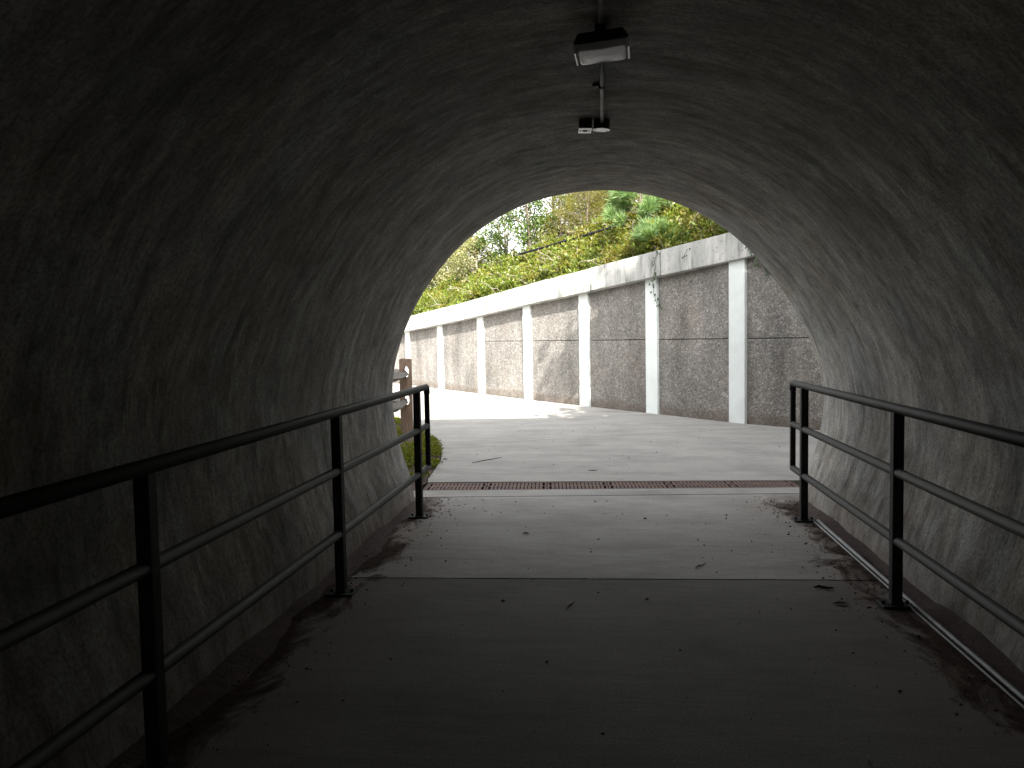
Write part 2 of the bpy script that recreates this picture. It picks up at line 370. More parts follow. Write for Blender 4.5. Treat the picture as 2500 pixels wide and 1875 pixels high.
def shift(a, b, d):
    vx, vy = b[0]-a[0], b[1]-a[1]; L = math.hypot(vx, vy); nx, ny = -vy/L*d, vx/L*d
    return (a[0]+nx, a[1]+ny), (b[0]+nx, b[1]+ny)
for i in range(len(oj)+1):
    p = P0
    if i > 0: p = clip(p, *shift(*oj[i-1], .004))
    if i < len(oj): a, b = shift(*oj[i], -.004); p = clip(p, b, a)
    slab(p, -.15, 0, MAT['path'], path, .004)

# ------------------------------------------------------------------ tunnel lining
s_ = 1.1302
prof_px = [(885,1020),(870,975),(858,930),(850,860),(852,800),(868,740),(890,680),(930,612),(1000,525),(1100,457),(1200,423),(1320,411),(1430,428),(1540,478),(1620,544),(1690,627),(1740,712),(1768,790),(1778,850),(1776,905),(1760,970),(1740,1030)]
def on_end(px, py):
    r = photo_ray(px*s_, py*s_); t = 6.90/(r.y-.08*r.x); return Vector((r.x*t, r.z*t+CAM_H))
pp = [on_end(*p) for p in prof_px]
for lam in (.35, -.36, .35, -.36): pp = [pp[0]]+[pp[i]+((pp[i-1]+pp[i+1])*.5-pp[i])*lam for i in range(1, len(pp)-1)]+[pp[-1]]
pp = [Vector((pp[0].x+.05, -.12)), Vector((pp[0].x+.04, .05))] + pp + [Vector((pp[-1].x-.03, .05)), Vector((pp[-1].x-.03, -.12))]
def catmull(P, n=6):
    out = []
    for i in range(len(P)-1):
        p0, p1, p2, p3 = P[max(0,i-1)], P[i], P[i+1], P[min(len(P)-1,i+2)]
        for k in range(n):
            t = k/n; out.append(.5*((2*p1)+(p2-p0)*t+(2*p0-5*p1+4*p2-p3)*t*t+(3*p1-p0-3*p2+p3)*t**3))
    return out + [P[-1]]
prof = catmull(pp, 5)
arc = [0]
for a, b in zip(prof[:-1], prof[1:]): arc.append(arc[-1]+(b-a).length)
nrm = []
for i in range(len(prof)):
    a, b = prof[max(0,i-1)], prof[min(len(prof)-1,i+1)]; d = (b-a).normalized(); nrm.append(Vector((d.y, -d.x)))  # inward
ys = [0, .03] + list(np.arange(.2, 12, .2)) + list(np.arange(12, 42.5, .6))
V = []; NP = len(prof); UV = []
for j, dy in enumerate(ys):
    for i in range(NP):
        p, n_ = prof[i], nrm[i]; y = END(p.x)-dy
        h = noise.noise(Vector((arc[i]*.5, y*2.4, 3)))*.012 + noise.noise(Vector((arc[i]*.25, y*.7, 9)))*.014
        if j == 0: h -= .010; y += noise.noise(Vector((arc[i]*5, 0, 5)))*.005
        V.append((p.x+n_.x*h, y, p.y+n_.y*h)); UV.append((arc[i], y))
Q = [(j*NP+i, j*NP+i+1, (j+1)*NP+i+1, (j+1)*NP+i) for j in range(len(ys)-1) for i in range(NP-1)]
nV = len(V)
outer = [(p.x-n.x*.28, p.y-n.y*.28) for p, n in zip(prof, nrm)]
for dy in (0, 42):
    for i in range(NP): V.append((outer[i][0], END(outer[i][0])-dy, outer[i][1])); UV.append((arc[i], -dy))
Q += [(nV+i, nV+NP+i, nV+NP+i+1, nV+i+1) for i in range(NP-1)]
Q += [(i, nV+i, nV+i+1, i+1) for i in range(NP-1)]
tun = tag(empty('tunnel', (0, 0, 0)), 'dark round concrete pedestrian tunnel with streaked curved walls around the path', 'tunnel')
me = fast_mesh('lining', V, Q); uvl = me.uv_layers.new(name='UVMap')
li = np.empty(len(me.loops), np.int32); me.loops.foreach_get('vertex_index', li)
uvl.data.foreach_set('uv', np.array(UV, np.float32)[li].ravel())
link('lining', me, MAT['lining'], tun, True)
# headwall round the mouth
m = MB(); hx0, hx1, hz = -9.0, 7.2, 4.35
def outr(i):
    x, z = outer[i]; k = i/(NP-1)
    if k < .3: return (hx0, max(-.1, min(hz, (i/(.3*(NP-1)))*hz)))
    if k > .7: return (hx1, max(-.1, min(hz, ((NP-1-i)/(.3*(NP-1)))*hz)))
    return (hx0+(hx1-hx0)*(k-.3)/.4, hz)
for off in (0, -.3):
    m.add([(outer[i][0], END(outer[i][0])+off-.01, outer[i][1]) for i in range(NP)] + [(outr(i)[0], END(outr(i)[0])+off-.01, outr(i)[1]) for i in range(NP)],
          [(i, i+1, NP+i+1, NP+i) for i in range(NP-1)])
m.build('headwall', MAT['headwall'], tun)
# embankment over the tunnel
xs = np.linspace(-30, 30, 61); yy = np.concatenate([np.linspace(-42, 4, 24), [5.2, 6.0, 6.5]])
V = []; 
for y in yy:
    for x in xs:
        z = 4.12 + .2*noise.noise(Vector((x*.2, y*.2, 1))) + .5*max(0, min(1, (3-y)/6))
        if x < -9: z = max(-.2, z-(-9-x)*.62)
        if x > 26: z = max(-.2, z-(x-26))
        V.append((x, y+.08*x, z))
nx = len(xs)
me = fast_mesh('embankment', V, [(j*nx+i, j*nx+i+1, (j+1)*nx+i+1, (j+1)*nx+i) for j in range(len(yy)-1) for i in range(nx-1)])
tag(link('embankment', me, MAT['ground'], None, True), kind='structure')

# ------------------------------------------------------------------ silt along the wall feet
def silt(side, name):
    V = []; nyy = 150; cols = 7
    xw = 1.80
    for j in range(nyy):
        y = 6.75 - j*.1
        wv = .10 + .10*noise.noise(Vector((y*1.1, side*7, 0))) + .06*noise.noise(Vector((y*4, side*7, 4)))
        for i in range(cols):
            k = i/(cols-1)
            x = xw-(wv+.12)*k
            z = (.055+.03*noise.noise(Vector((y*1.7, side, 2))))*(1-k)**1.3 + .022*noise.noise(Vector((x*11, y*11, side)))*(1-k) - (.004 if i == cols-1 else 0)
            V.append((side*x, y, z))
    me = fast_mesh(name, V, [(j*cols+i, j*cols+i+1, (j+1)*cols+i+1, (j+1)*cols+i) for j in range(nyy-1) for i in range(cols-1)])
    tag(link(name, me, MAT['clay'], None, True), kind='stuff', label='red brown silt washed along the foot of the %s tunnel wall' % ('right' if side > 0 else 'left'), cat='silt')
silt(-1, 'silt_bank'); silt(1, 'silt_bank')

# ------------------------------------------------------------------ drain grates
drain = tag(empty('drain_channel', (0, 0, 0)), 'rusty slotted iron trench drain across the path at the tunnel mouth', 'drain')
A = Vector((-1.744, 7.271, 0)); B = Vector((1.812, 7.524, 0)); ex = (B-A).normalized(); ey = Vector((-ex.y, ex.x, 0)); L = (B-A).length; n = 6; sw = L/n; dep = .375
gm = MB(); g = .004; t0, t1 = -.022, -.003
gm.box(g, sw-g, g, .035, t0, t1); gm.box(g, sw-g, dep-.035, dep-g, t0, t1); gm.box(g, sw-g, dep/2-.022, dep/2+.022, t0, t1)
gm.box(g, .022, .035, dep-.035, t0, t1); gm.box(sw-.022, sw-g, .035, dep-.035, t0, t1)
ns = 15; pitch = (sw-.044)/ns
for r0, r1 in ((.035, dep/2-.022), (dep/2+.022, dep-.035)):
    for k in range(1, ns):
        x = .022+k*pitch; gm.box(x-pitch*.36, x+pitch*.36, r0, r1, t0, t1-.0005)
rot = Matrix((ex, ey, (0, 0, 1))).transposed().to_4x4()
first = gm.build('grate', MAT['rust'], drain)
for k in range(n):
    o = first if k == 0 else first.copy()
    if k: COL.objects.link(o); o.parent = drain
    o.matrix_local = Matrix.Translation(A+ex*sw*k+Vector((0, 0, [0, .001, -.001, 0, .0015, 0][k]))) @ rot
fr = MB()
fr.box(-.012, L+.012, -.005, .0035, -.1, 0); fr.box(-.012, L+.012, dep-.0035, dep+.005, -.1, 0)
fr.box(-.012, -.001, .0035, dep-.0035, -.1, 0); fr.box(L+.001, L+.012, .0035, dep-.0035, -.1, 0); fr.box(0, L, .0035, dep-.0035, -.14, -.125)
o = fr.build('frame', MAT['rust'], drain); o.matrix_local = Matrix.Translation(A) @ rot

# ------------------------------------------------------------------ hand railings
def handrail(side, X, label):
    root = tag(empty('handrail', (X, 6.16, 0)), label, 'railing', 'dark railings along the tunnel walls')
    y_end, y_back = .36, -16.3
    Z = (1.045, .712, .352)
    zt = Z[0]
    m = MB(); m.tube([(0, y_back, zt), (0, y_end-.03, zt), (0, y_end-.008, zt-.008), (0, y_end, zt-.03), (0, y_end, zt-.06)], .0275, 12); m.build('top_rail', MAT['rail'], root, True)
    for z in Z[1:]:
        m = MB(); m.tube([(0, y_back, z), (0, y_end, z)], .0255, 12); m.build('rail', MAT['rail'], root, True)
    m = MB(); m.box(-.020, .020, y_end-.019, y_end+.016, Z[2], zt-.05); m.build('end_upright', MAT['rail'], root, bevel=.003)
    k = 0; y = 0; pm = plm = bm_ = None
    while y > y_back:
        if pm is None:
            m = MB(); m.box(-.027, .027, -.027, .027, .01, zt-.018); po = m.build('post', MAT['rail'], root, bevel=.004)
            m = MB(); m.box(-.08, .08, -.06, .06, .002, .013); m.box(-.032, .032, -.032, .032, .013, .024); pl = m.build('base_plate', MAT['rail'], root, bevel=.002)
            bos = []
            for bx in (-.06, .06):
                m = MB(); m.tube([(bx, 0, .013), (bx, 0, .028)], .010, 6); bos.append(m.build('bolt', MAT['rail'], pl))
            pm = po
            first = True
        else:
            c = po.copy(); COL.objects.link(c); c.parent = root; c.location.y = y
            p2 = pl.copy(); COL.objects.link(p2); p2.parent = root; p2.location.y = y
            
            for bo in bos: b2 = bo.copy(); COL.objects.link(b2); b2.parent = p2
        k += 1; y = -1.91 if k == 1 else y-1.86
    return root
handrail(-1, -1.515, 'dark metal three-bar railing along the left tunnel wall, beside the mossy bed')
handrail(1, 1.515, 'dark metal three-bar railing along the right tunnel wall, with a thin conduit at its foot')
# thin conduit along the floor
m = MB(); m.tube([(1.605, 6.10, .016), (1.60, 4.3, .016), (1.605, 2.5, .018), (1.60, .5, .016), (1.605, -10, .016)], .011, 8)
cf = tag(empty('floor_conduit', (0, 0, 0)), 'thin grey conduit lying on the floor along the right wall', 'conduit'); m.build('pipe', MAT['conduit'], cf, True)
m = MB(); m.tube([(1.578, 6.10, .008), (1.575, 4.3, .008), (1.578, -10, .008)], .006, 6); m.build('cable', MAT['conduit'], cf, True)

# ------------------------------------------------------------------ ceiling lamp, conduit, boxes
lamp = tag(empty('ceiling_lamp', (-.003, 3.285, 2.735), R(-3)), 'small boxy unlit ceiling lamp with a frosted lens under the tunnel crown', 'lamp')
lamp.rotation_euler.y = R(-3.5)
m = MB()
m.hexa([(-.112,-.085,-.105),(.112,-.085,-.105),(.112,.085,-.105),(-.112,.085,-.105),(-.090,-.075,-.062),(.090,-.075,-.062),(.090,.075,-.062),(-.090,.075,-.062)])
m.box(-.022, .022, -.03, .04, -.0615, -.005)
m.build('housing', MAT['dark'], lamp, bevel=.005)
m = MB(); m.box(-.100, .100, -.074, .074, -.1085, -.1065); m.build('reflector', MAT['pilaster'], lamp)
m = MB(); vs_ = []; N = 12; LV = [(0, 1.0), (.4, 1.0), (.7, .985), (.88, .96), (.97, .92), (1.0, .84)]
for dz_, k_ in LV:
    for i in range(4*N):
        a_ = i/N; q_ = int(a_) % 4; f_ = a_-int(a_); u_, v_ = [(-1+2*f_, -1), (1, -1+2*f_), (1-2*f_, 1), (-1, 1-2*f_)][q_]
        rr_ = 1-.035*(abs(u_)*abs(v_))**8
        vs_.append((u_*.098*k_*rr_, v_*.072*k_*rr_, -.110-.022*dz_-.006*(1+v_)*dz_-.004*(1-abs(u_))*dz_))
n4 = 4*N
m.add(vs_, [(l*n4+i, l*n4+(i+1) % n4, (l+1)*n4+(i+1) % n4, (l+1)*n4+i) for l in range(len(LV)-1) for i in range(n4)]+[tuple((len(LV)-1)*n4+i for i in range(n4))])
m.build('lens', MAT['lens'], lamp, True)
for sx in (-1, 1):
    m = MB(); m.box(sx*.107-.003, sx*.107+.003, -.075, .065, -.142, -.1055); m.build('lens_clip', MAT['cover'], lamp)
m = MB(); m.tube([(0, 3.20, 2.703), (.0, 1.5, 2.70), (0, -12, 2.70)], .011, 10)
cc = tag(empty('ceiling_conduit'), 'grey metal conduit running along the tunnel crown from the lamp', 'conduit')
m.build('pipe', MAT['conduit'], cc, True)
m = MB(); m.tube([(0, 3.37, 2.703), (.003, 3.9, 2.702), (0, 4.64, 2.700)], .011, 10); m.build('pipe', MAT['conduit'], cc, True)
m = MB(); m.box(-.014, .014, 4.0, 4.022, 2.686, 2.715); m.box(-.045, -.014, 4.0, 4.022, 2.700, 2.716); m.build('clamp', MAT['dark'], cc, bevel=.002)
def box_thing(name, label, cat, loc, bodyf, coverf, extra=None, tilt=(0,0,0)):
    o = tag(empty(name, loc), label, cat); o.rotation_euler = tilt
    bodyf().build('body', MAT['dark'], o); coverf().build('cover', MAT['cover'], o)
    for e in extra or []: m = MB(); m.cyl(*e); m.build('screw' if e[4] < .01 else 'knockout', MAT['dark'], o)
def rb(): m = MB(); m.cyl(0, 0, -.035, .02, .047, 20); return m
def rc(): m = MB(); m.cyl(0, 0, -.039, -.035, .051, 24); return m
rs = [(-.034, -.012, -.041, -.0395, .006, 8), (.03, .022, -.041, -.0395, .006, 8)]
box_thing('junction_box', 'round metal junction box on the crown at the end of the ceiling conduit', 'junction box', (0, 4.69, 2.70), rb, rc, rs, (R(3), R(4), 0))
def qb(): m = MB(); m.box(-.036, .036, -.052, .052, -.03, .02); return m
def qc(): m = MB(); m.box(-.038, .038, -.055, .055, -.034, -.03); return m
qs = [(-.026, 0, -.036, -.0345, .006, 8), (.026, 0, -.036, -.0345, .006, 8), (0, 0, -.037, -.0345, .016, 12)]
box_thing('outlet_box', 'rectangular metal outlet box beside the round junction box on the crown', 'outlet box', (-.098, 4.69, 2.695), qb, qc, qs, (0, R(2), R(5)))

# ------------------------------------------------------------------ retaining wall
zb = lambda y: float(np.interp(y, [8, 12.54, 14.2, 15.87, 17.16, 20.63, 24.49, 34], [3.06, 2.675, 2.511, 2.362, 2.259, 1.959, 1.688, 1.05]))
CH = .455
rw = tag(empty('retaining_wall', (WALLP[4][0], WALLP[4][1], 0)), 'long retaining wall of pebbled panels between white pilasters under a sloping pale coping', 'wall')
rwi = Matrix.Translation(rw.location).inverted()
def wl(o): o.matrix_parent_inverse = rwi; return o
WP = [Vector((x, y, 0)) for x, y in WALLP]
def vnorm(i):
    a, b = WP[max(0, i-1)], WP[min(len(WP)-1, i+1)]; d = (b-a).normalized(); return Vector((-d.y, d.x, 0)) if (-d.y*(-a.x)+d.x*(-a.y)) > 0 else Vector((d.y, -d.x, 0))
WN = [vnorm(i) for i in range(len(WP))]
JZ = 1.372
for i in range(len(WP)):
    p, n_ = WP[i], WN[i]; d = Vector((n_.y, -n_.x, 0)); h = .162; ztop = zb(p.y)
    q = [p+d*sx*h+n_*o for sx, o in ((-1, .05), (1, .05), (1, -.1), (-1, -.1))]
    z0 = -.02
    slope = (zb(p.y+.1)-zb(p.y))/.1
    m = MB(); m.hexa([(v.x, v.y, z0) for v in q]+[(v.x, v.y, zb(v.y)+.02) for v in q]); wl(m.build('pilaster', MAT['pilaster'], rw, bevel=.008))
for i in range(len(WP)-1):
    a, b = WP[i], WP[i+1]; d = (b-a).normalized(); n_ = Vector((-d.y, d.x, 0))
    if n_.dot(WN[i]) < 0: n_ = -n_
    a2, b2 = a+d*.13, b-d*.13
    def pan(z0a, z0b, z1a, z1b):
        m = MB(); qs_ = [a2, b2, b2-n_*.12, a2-n_*.12]
        m.hexa([(qs_[0].x, qs_[0].y, z0a), (qs_[1].x, qs_[1].y, z0b), (qs_[2].x, qs_[2].y, z0b), (qs_[3].x, qs_[3].y, z0a),
                (qs_[0].x, qs_[0].y, z1a), (qs_[1].x, qs_[1].y, z1b), (qs_[2].x, qs_[2].y, z1b), (qs_[3].x, qs_[3].y, z1a)])
        wl(m.build('panel', MAT['agg'], rw, bevel=.006))
    ta, tb = zb(a2.y)+.05, zb(b2.y)+.05
    if tb > 1.95: pan(-.02, -.02, JZ-.006, JZ-.006); pan(JZ+.006, JZ+.006, ta, tb)
    else: pan(-.02, -.02, ta, tb)
    m = MB(); a3, b3 = a-n_*.10, b-n_*.10; a4, b4 = a-n_*.4, b-n_*.4
    m.hexa([(a3.x,a3.y,-.1),(b3.x,b3.y,-.1),(b4.x,b4.y,-.1),(a4.x,a4.y,-.1),(a3.x,a3.y,zb(a.y)+.3),(b3.x,b3.y,zb(b.y)+.3),(b4.x,b4.y,zb(b.y)+.3),(a4.x,a4.y,zb(a.y)+.3)])
    wl(m.build('core', MAT['soil'], rw))
# coping segments between the seams read off the photo (y positions along the wall)
def wall_at(y, o):
    for i in range(len(WP)-1):
        if WP[i].y <= y <= WP[i+1].y:
            t = (y-WP[i].y)/(WP[i+1].y-WP[i].y); p = WP[i].lerp(WP[i+1], t); nn = WN[i].lerp(WN[i+1], t).normalized(); return p+nn*o
    return WP[-1]+WN[-1]*o
seams = [8.5, 10.6, 12.5, 14.32, 15.97, 17.26, 20.73, 23.9, 27.2, 30.3, 33.4]
OV = .21
for k, (y0, y1) in enumerate(zip(seams[:-1], seams[1:])):
    y0 += .012; y1 -= .012; nseg = 1
    rows = []
    lift = [0, .004, -.003, .003, -.004, .002][k % 6]
    for q in range(nseg+1):
        y = y0+(y1-y0)*q/nseg; f, b = wall_at(y, OV+lift), wall_at(y, -.28)
        rows.append([(f.x, f.y, zb(f.y)+lift), (f.x, f.y, zb(f.y)+CH+lift), (b.x, b.y, zb(f.y)+CH+lift+.01), (b.x, b.y, zb(f.y)+lift)])
    m = MB(); m.add([p for r in rows for p in r], [(q*4+e, q*4+(e+1) % 4, q*4+4+(e+1) % 4, q*4+4+e) for q in range(nseg) for e in range(4)] + [(0,1,2,3), tuple(nseg*4+e for e in (3,2,1,0))])
    o = wl(m.build('coping', MAT['coping'], rw))
    md = o.modifiers.new('b', 'BEVEL'); md.width = .010; md.segments = 2; md.limit_method = 'ANGLE'; md.angle_limit = R(40)

# ------------------------------------------------------------------ hillside behind the wall
SY = np.linspace(8.5, 33.4, 84); NN = np.concatenate([np.linspace(.2, 3.2, 16), np.linspace(3.8, 30, 18)])
def rise(y, n):
    right = min(1, max(0, (18.2-y)/3.5))
    crest = 1.25+.35*right
    z = min(n, 1.7)/1.7*crest if n < 1.7 else crest + (n-1.7)*(.42*right-.10)
    return z
def hill(y, n):
    p = wall_at(y, -n); z = zb(wall_at(y, OV).y)+CH-.06 + rise(y, n-.2) + .10*noise.noise(Vector((p.x*.9, p.y*.9, 0)))*min(1, n*1.2)
    return Vector((p.x, p.y, z))
V = [hill(y, n_) for y in SY for n_ in NN]; nn = len(NN)
me = fast_mesh('hillside', [tuple(v) for v in V], [(j*nn+i, j*nn+i+1, (j+1)*nn+i+1, (j+1)*nn+i) for j in range(len(SY)-1) for i in range(nn-1)])
tag(link('hillside', me, MAT['hill'], None, True), kind='structure')

# foliage makers ------------------------------------------------
def leaf_mesh(name, P, Dr, size, aspect=.5, fold=.25, droop=0):
    """P points, Dr directions (n,3), size (n,): folded diamond leaves, two triangles each"""
    P = np.asarray(P, float); Dr = np.asarray(Dr, float); n = len(P)
    Dr = Dr/np.linalg.norm(Dr, axis=1, keepdims=True)
    r = rng.normal(size=(n, 3)); s = np.cross(Dr, r); s /= np.linalg.norm(s, axis=1, keepdims=True); u = np.cross(s, Dr)
    sz = np.asarray(size)[:, None]
    a = P; t = P+Dr*sz; m1 = P+Dr*sz*.45+s*sz*aspect*.5+u*sz*fold*.3; m2 = P+Dr*sz*.45-s*sz*aspect*.5+u*sz*fold*.3
    V = np.stack([a, m1, t, m2], 1).reshape(-1, 3); b = np.arange(n)*4
    Q = np.concatenate([np.stack([b, b+1, b+2], 1), np.stack([b, b+2, b+3], 1)], 0)
    return fast_mesh(name, V, Q)
def rdirs(n, up=0):
    d = rng.normal(size=(n, 3)); d /= np.linalg.norm(d, axis=1, keepdims=True); d[:, 2] += up; return d
# ground cover: mounds of small leaves
def patchn(x, y, f, s): return noise.noise(Vector((x*f, y*f, s)))
P = []; Dn = []; Sz = []
NCL = 17000
for _ in range(NCL):
    y = 10.5+(30-10.5)*random.random()**1.2; n_ = .12+4.6*random.random()**1.35
    h = hill(y, max(.2, n_)); 
    mound = .14+.38*patchn(h.x, h.y, 1.6, 3)+.22*patchn(h.x, h.y, 4, 8)
    if n_ < .45: mound *= .6
    mound = max(.03, mound)
    k = 11
    c = np.array([h.x, h.y, h.z+mound*random.random()**.6])
    P.append(c+rng.normal(size=(k, 3))*[.06, .06, .04]); Dn.append(rdirs(k, .5)); Sz.append(rng.uniform(.035, .085, k)*(1.25 if patchn(h.x, h.y, 2.5, 17) > .05 else .8))
P = np.concatenate(P); Dn = np.concatenate(Dn); Sz = np.concatenate(Sz)
me = leaf_mesh('ground_cover', P, Dn, Sz, .55)
tag(link('ground_cover', me, MAT['cover_leaf']), kind='stuff', label='dense yellow green creepers covering the slope above the retaining wall', cat='ground cover')
# second layer: arching feathery sprays, golden to the right, darker green to the left
def sprays(name, label, mat, nsp, ylo, yhi, seed, leaf=.06, asp=.24):
    P = []; Dn = []; Sz = []; done = 0
    while done < nsp:
        y = random.uniform(ylo, yhi); n_ = .25+3.2*random.random()**1.3; h = hill(y, n_)
        if patchn(h.x, h.y, 1.3, seed) < .02: continue
        done += 1
        a = random.random()*6.283; d = np.array([math.cos(a)*.75, math.sin(a)*.75-.15, random.uniform(.5, 1.2)]); d /= np.linalg.norm(d)
        L_ = random.uniform(.2, .5); k = 24; tt = rng.random(k)
        pts = np.array(h)[None]+np.array([[0, 0, .10+.1*random.random()]])+d[None]*(tt*L_)[:, None]; pts[:, 2] -= .35*L_*tt**2
        sd = rng.normal(size=(k, 3)); P.append(pts+sd*.014); Dn.append(d[None]*.9+sd*.6); Sz.append(rng.uniform(.6, 1.2, k)*leaf)
    tag(link(name, leaf_mesh(name, np.concatenate(P), np.concatenate(Dn), np.concatenate(Sz), asp), MAT[mat]), kind='stuff', label=label, cat='undergrowth')
sprays('undergrowth', 'golden feathery undergrowth above the right part of the coping', 'juniper', 2200, 10.8, 18.5, 31)
sprays('undergrowth', 'darker green leafy undergrowth above the left part of the coping', 'cover_leaf', 2600, 14.5, 27, 47, .08, .5)
sprays('undergrowth', 'pale grassy undergrowth scattered over the slope', 'cover_leaf', 1300, 12, 27, 63, .09, .16)
# dry stems poking out of the cover
m = MB()
for _ in range(420):
    y = random.uniform(11, 27); n_ = random.uniform(.2, 3); h = hill(y, max(.2, n_)); d = Vector((random.uniform(-1,1), random.uniform(-1,.6), random.uniform(.1, .9))).normalized()
    l = random.uniform(.25, .7); b = h+Vector((0, 0, .1)); mid = b+d*l*.5+Vector((0,0,.05)); m.tube([b, mid, b+d*l+Vector((0,0,-.05))], .006, 4)
tag(m.build('dry_stems', MAT['greybark']), kind='stuff', label='thin dry grey stems poking out of the creepers', cat='stems')

def feathery_shrub(name, label, loc, H, W, mat, group=None, sprays=420, upk=.9, trunk='bark', spray_len=.34, leaf=.05, asp=.22):
    root = tag(empty(name, loc), label, name.replace('_', ' '), group)
    P = []; Dd = []; Sz = []
    tm = MB(); lean = Vector((random.uniform(-.08, .08), random.uniform(-.08, .08), 0))
    tm.tube([(0, 0, -.1), tuple(lean*H*.5+Vector((0, 0, H*.5))), tuple(lean*H+Vector((0, 0, H*.95)))], .02+.012*H, 6, taper=[1, .6, .15])
    for i in range(sprays):
        t = random.random()**.8; z = .08*H+t*H*.92
        rad = W*(1-t**1.6)**.7*(.55+.45*math.sin(t*9+loc[0]*3)**2)+.05
        a = random.random()*6.283; rr = rad*math.sqrt(random.uniform(.08, 1))
        b = Vector((math.cos(a)*rr, math.sin(a)*rr, z))
        d = Vector((math.cos(a)*.8, math.sin(a)*.8, upk*random.uniform(.3, 1.3))).normalized()
        L_ = spray_len*random.uniform(.6, 1.3)
        if i % 6 == 0: tm.tube([(0, 0, max(.02, z-.35*rr)), tuple(b)], .006, 4)
        k = 26; tt = rng.random(k)
        sag = -.25*L_*tt**2
        pts = np.array(b)[None]+np.array(d)[None]*(tt*L_)[:, None]; pts[:, 2] += sag
        side = rng.normal(size=(k, 3)); dd = np.array(d)[None]*1.1+side*.62
        P.append(pts+side*.012); Dd.append(dd); Sz.append(rng.uniform(.6, 1.2, k)*leaf*(1.15-.5*tt))
    tm.build('trunk', MAT[trunk], root)
    link('crown', leaf_mesh('crown', np.concatenate(P), np.concatenate(Dd), np.concatenate(Sz), asp), mat, root)
    return root
def broad_tree(name, label, loc, H, W, mat, nleaf=5000, leaf=.07, clumps=40, z0=.3, stems=1, group=None, trunk='bark', cat=None, density=.28):
    root = tag(empty(name, loc), label, cat or name.replace('_', ' '), group)
    tm = MB(); C = []
    for s in range(stems):
        a = random.random()*6.28; lx, ly = math.cos(a)*W*.25*(stems > 1), math.sin(a)*W*.25*(stems > 1)
        tm.tube([(lx*.3, ly*.3, -.15), (lx*.7+random.uniform(-.05,.05), ly*.7, H*.35), (lx, ly, H*.9)], .02+.014*H, 7, taper=[1, .7, .2])
    for c in range(clumps):
        t = random.random(); z = H*(z0+(1-z0)*t); rad = W*math.sqrt(max(.05, 1-(2*t-.9)**2*.85)); a = random.random()*6.28; rr = rad*random.uniform(.25, 1)
        cpt = Vector((math.cos(a)*rr, math.sin(a)*rr, z)); C.append((cpt, random.uniform(.6, 1.3)))
        st_ = Vector((cpt.x*.08, cpt.y*.08, max(.1, z-rr*.8)))
        tm.tube([st_, st_.lerp(cpt, .55)+Vector((0, 0, .06*H*random.random())), cpt], .006+.006*H, 5, taper=[1, .6, .25])
    per = nleaf//clumps; P = []; Dd = []
    for cpt, k in C:
        P.append(np.array(cpt)+rng.normal(size=(per, 3))*[W*density*k, W*density*k, W*density*.75*k]); Dd.append(rdirs(per, -.15))
    tm.build('trunk', MAT[trunk], root)
    P = np.concatenate(P); link('crown', leaf_mesh('crown', P, np.concatenate(Dd), rng.uniform(.6, 1.2, len(P))*leaf, .6), mat, root)
    return root
def at(px, py, n_):     # point of the slope n_ metres behind the wall that the photo shows at column px
    best = None
    r = photo_ray(px, py)
    for y in np.linspace(9, 33, 500):
        h = hill(y, n_); e = abs(h.x/h.y-r.x/r.y)
        if best is None or e < best[0]: best = (e, h)
    return best[1]

# junipers: feathery olive shrubs behind the slope
for px, n_, H, W, lab in [(1430, 1.9, 1.75, .75, 'olive feathery juniper just left of the long-needled pine'),
                          (1500, 2.6, 2.1, .8, 'tall olive juniper directly behind the long-needled pine'),
                          (1370, 2.3, 1.6, .6, 'narrow olive juniper right of the leafy gap showing sky'),
                          (1690, 1.5, .9, .8, 'low golden juniper right of the pine under the tunnel crown edge'),
                          (1790, 1.8, 1.0, .9, 'low green juniper at the right end of the visible slope'),
                          (1415, 3.2, 2.6, .9, 'tall olive juniper behind the two leftmost feathery ones'),
                          (1465, 3.6, 2.9, 1.0, 'tallest olive juniper standing furthest back in the middle of its clump'),
                          (1540, 3.4, 2.7, 1.0, 'tall olive juniper behind the long-needled pine'),
                          (1620, 3.0, 2.4, 1.0, 'broad olive juniper back right of the long-needled pine')]:
    h = at(px, 600, n_); feathery_shrub('juniper', lab, h, H, W, MAT['juniper'], 'junipers on the slope', sprays=int(420*H*W/1.2))
# long-needled young pine
def pine(loc, H, label, s=1):
    root = tag(empty('young_pine', loc), label, 'pine tree', 'young pines on the slope'); tm = MB(); P = []; Dd = []; Sz = []
    tm.tube([(0, 0, -.1), (.03, 0, H*.5), (0, .02, H)], .03, 6, taper=[1, .7, .3])
    tips = [Vector((0, .02, H))]
    nb = int(34*s)
    for i in range(nb):
        t = random.uniform(.12, .97); a = i*2.4+random.random()*.6; l = (1.02-t)*.75*s+.12; b = Vector((0, 0, H*t)); e = b+Vector((math.cos(a)*l, math.sin(a)*l, .28*l+.05))
        mid = b.lerp(e, .5)-Vector((0, 0, .03)); tm.tube([b, mid, e], .008, 5, taper=[1, .7, .4]); tips += [e, b.lerp(e, .66)]
    for tp in tips:
        ax = Vector((tp.x, tp.y, .35)).normalized(); k = 110
        d = rng.normal(size=(k, 3)); d /= np.linalg.norm(d, axis=1, keepdims=True); d = d*.75+np.array(ax)[None]*.85
        P.append(np.array(tp)[None]-np.array(ax)[None]*rng.uniform(0, .10, (k, 1))); Dd.append(d); Sz.append(rng.uniform(.17, .30, k))
    tm.build('trunk', MAT['bark'], root)
    link('crown', leaf_mesh('crown', np.concatenate(P), np.concatenate(Dd), np.concatenate(Sz), .03, .1), MAT['pine'], root)
pine(at(1560, 560, .85), 1.45, 'young pine with long blue green needles below the crown of the tunnel', 1.0)
pine(at(1600, 600, .45), .40, 'knee-high pine seedling low on the slope just above the coping', .45)
